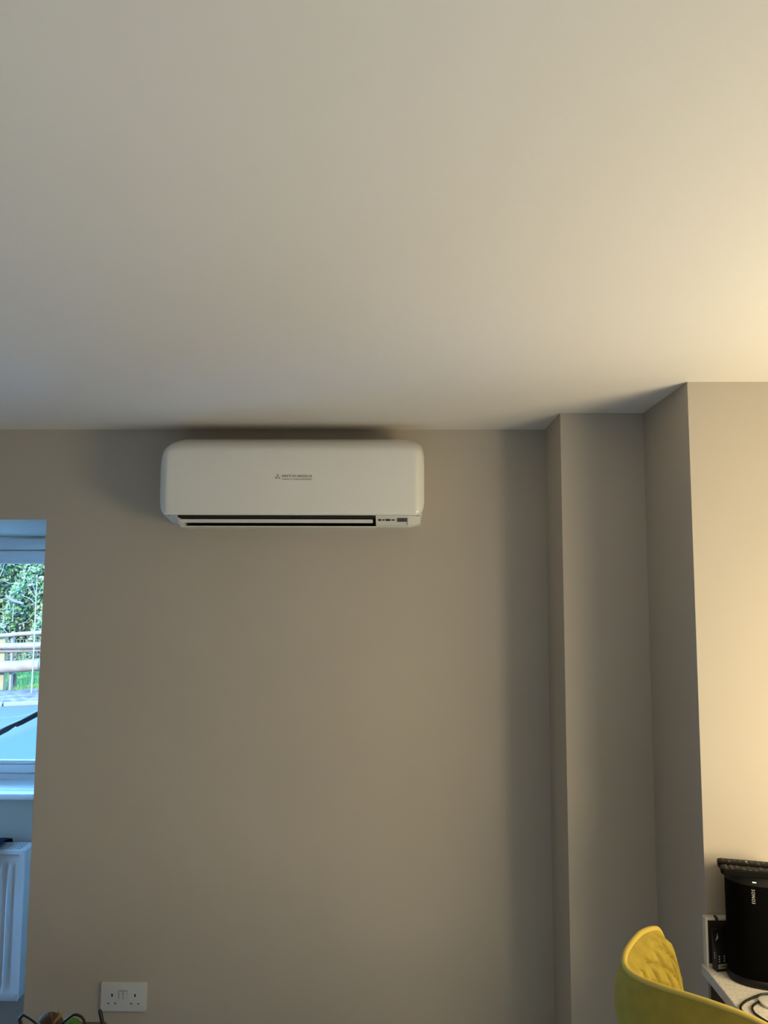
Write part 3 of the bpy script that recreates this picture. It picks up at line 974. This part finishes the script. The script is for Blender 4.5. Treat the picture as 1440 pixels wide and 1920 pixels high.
tube(bm, pts, 0.006, 10)
chp('piping', bm, M['piping'], 60)
# seat cushion
bm = bmesh.new()
ring = []
for i in range(60):
    s = -SM+2*SM*i/59
    p, n = shell(s, 0.03, -0.02)
    ring.append(p)
front_mid = B0+cf*0.46
ring += [front_mid+cl*(0.20-0.40*t/6)*0.95+cf*0.02*math.sin(PI*t/6) for t in range(7)]
def rz(rg, z, k):
    return [Vector((cen.x+(p.x-cen.x)*k, cen.y+(p.y-cen.y)*k, z)) for p in rg]
loft(bm, [rz(ring, SEAT-0.065, 0.93), rz(ring, SEAT-0.05, 0.98), rz(ring, SEAT-0.01, 0.98), rz(ring, SEAT+0.02, 0.93), rz(ring, SEAT+0.03, 0.75)])
chp('seat', bm, M['velvet'], 50)
for su, dd in ((-1, 0.12), (1, 0.12), (-1, 0.44), (1, 0.44)):
    top = B0+cf*dd+cl*0.15*su; bot = B0+cf*(dd+(0.05 if dd > 0.3 else -0.05))+cl*0.21*su
    chp('leg', tube(bmesh.new(), [(top.x, top.y, SEAT-0.06), (bot.x, bot.y, 0.0)], [0.014, 0.011], 12), M['black_metal'], 60)
bm = bmesh.new()
def lp(su, dd, z):
    t = (SEAT-0.06-z)/(SEAT-0.06)
    p = B0+cf*(dd+(0.05 if dd > 0.3 else -0.05)*t)+cl*su*(0.15+0.06*t)
    return Vector((p.x, p.y, z))
tube(bm, [lp(-1, .12, .25), lp(-1, .44, .25), lp(1, .44, .25), lp(1, .12, .25)], 0.009, 10, closed=True)
chp('footrest', bm, M['black_metal'], 60)

# ------------------------------------------------------------------ small table with trinkets, lower left
TZ = 0.585
tb = empty('side_table', (-0.96, 2.2, 0), 'low brown wooden table edge at the bottom left under the socket', 'table')
def tbp(name, bm, m):
    o = obj(name, bm, m, tb)
    o.matrix_parent_inverse = Matrix.Translation(-Vector(tb.location))
    return o
tbp('top', box(bmesh.new(), -1.045, -0.86, 1.95, 2.412, TZ-0.025, TZ, 0.004), M['wood_table'])
for x in (-1.02, -0.885):
    for y in (1.98, 2.385):
        tbp('leg', box(bmesh.new(), x-0.016, x+0.016, y-0.016, y+0.016, 0, TZ-0.025, 0.002), M['wood_table'])
o = obj('green_ball', sphere(bmesh.new(), (0, 0, 0.0275), 0.0285, 1.08, 1, 0.97), M['green'], None, 60)
o.location = (-0.932, 2.320, TZ)
tag(o, 'small green rounded fruit on the brown table below the socket', 'fruit')
arc = empty('headband', (-0.916, 2.275, TZ), 'black curved band arching over the green fruit', 'band')
pts = [(-0.05, 0.0, 0.004), (-0.040, 0, 0.045), (-0.018, 0, 0.070), (0.008, 0, 0.089), (0.028, 0, 0.086), (0.040, 0, 0.074)]
obj('band', tube(bmesh.new(), spline(pts, 6), 0.0035, 8), M['cable'], arc, 60)
obj('band_end', tube(bmesh.new(), spline([(0.040, 0, 0.074), (0.046, 0.0, 0.035), (0.047, 0, 0.004)], 6), 0.003, 8), M['cable'], arc, 60)
tw = empty('dried_twig', (-0.965, 2.27, TZ), 'brown dried forked twig on the brown table beside the green fruit', 'twig')
obj('stem', tube(bmesh.new(), spline([(0, 0, 0.003), (-0.004, 0, 0.05), (0.004, 0, 0.085)], 5), [0.006]*10+[0.005], 8), M['twig'], tw, 60)
obj('fork', tube(bmesh.new(), spline([(0.002, 0, 0.070), (-0.006, 0, 0.092), (-0.009, 0, 0.100)], 5), 0.004, 8), M['twig'], tw, 60)
obj('fork', tube(bmesh.new(), spline([(0.002, 0, 0.070), (0.018, 0, 0.084), (0.024, 0, 0.096), (0.014, 0, 0.101)], 5), 0.004, 8), M['tan'], tw, 60, label='tan curled fork')
bm = sphere(bmesh.new(), (0, 0, 0.040), 0.040, 1.0, 0.8, 1.0)
o = obj('dark_pod', bm, M['twig'], None, 60)
o.location = (-0.985, 2.30, TZ+0.001)
tag(o, 'dark brown rounded seed pod behind the forked twig', 'seed pod')
gl_ = empty('strap_loop', (-1.0, 2.24, TZ), 'black folded strap loop with a grey edge, leftmost thing on the table', 'strap')
obj('strap', tube(bmesh.new(), spline([(0.035, 0, 0.002), (0.030, 0, 0.060), (0.000, 0, 0.088), (-0.030, 0, 0.105), (-0.040, 0.0, 0.100), (-0.043, 0, 0.090), (-0.034, 0, 0.070), (-0.010, 0.0, 0.002)], 8), 0.0042, 8), M['cable'], gl_, 60)
obj('edge_trim', tube(bmesh.new(), spline([(0.030, -0.001, 0.066), (0.000, -0.001, 0.0935), (-0.030, -0.001, 0.1105)], 8), 0.0022, 6), M['chrome'], gl_, 60, label='grey metallic edge')
o = obj('black_rod', tube(bmesh.new(), [(0.028, 0, 0.0), (-0.008, 0, 0.138), (-0.010, 0, 0.144)], [0.0052, 0.0052, 0.003], 10), M['cable'], None, 60)
o.location = (-0.797, 2.2, TZ)
tag(o, 'slim black rod leaning up beside the table below the socket', 'rod')
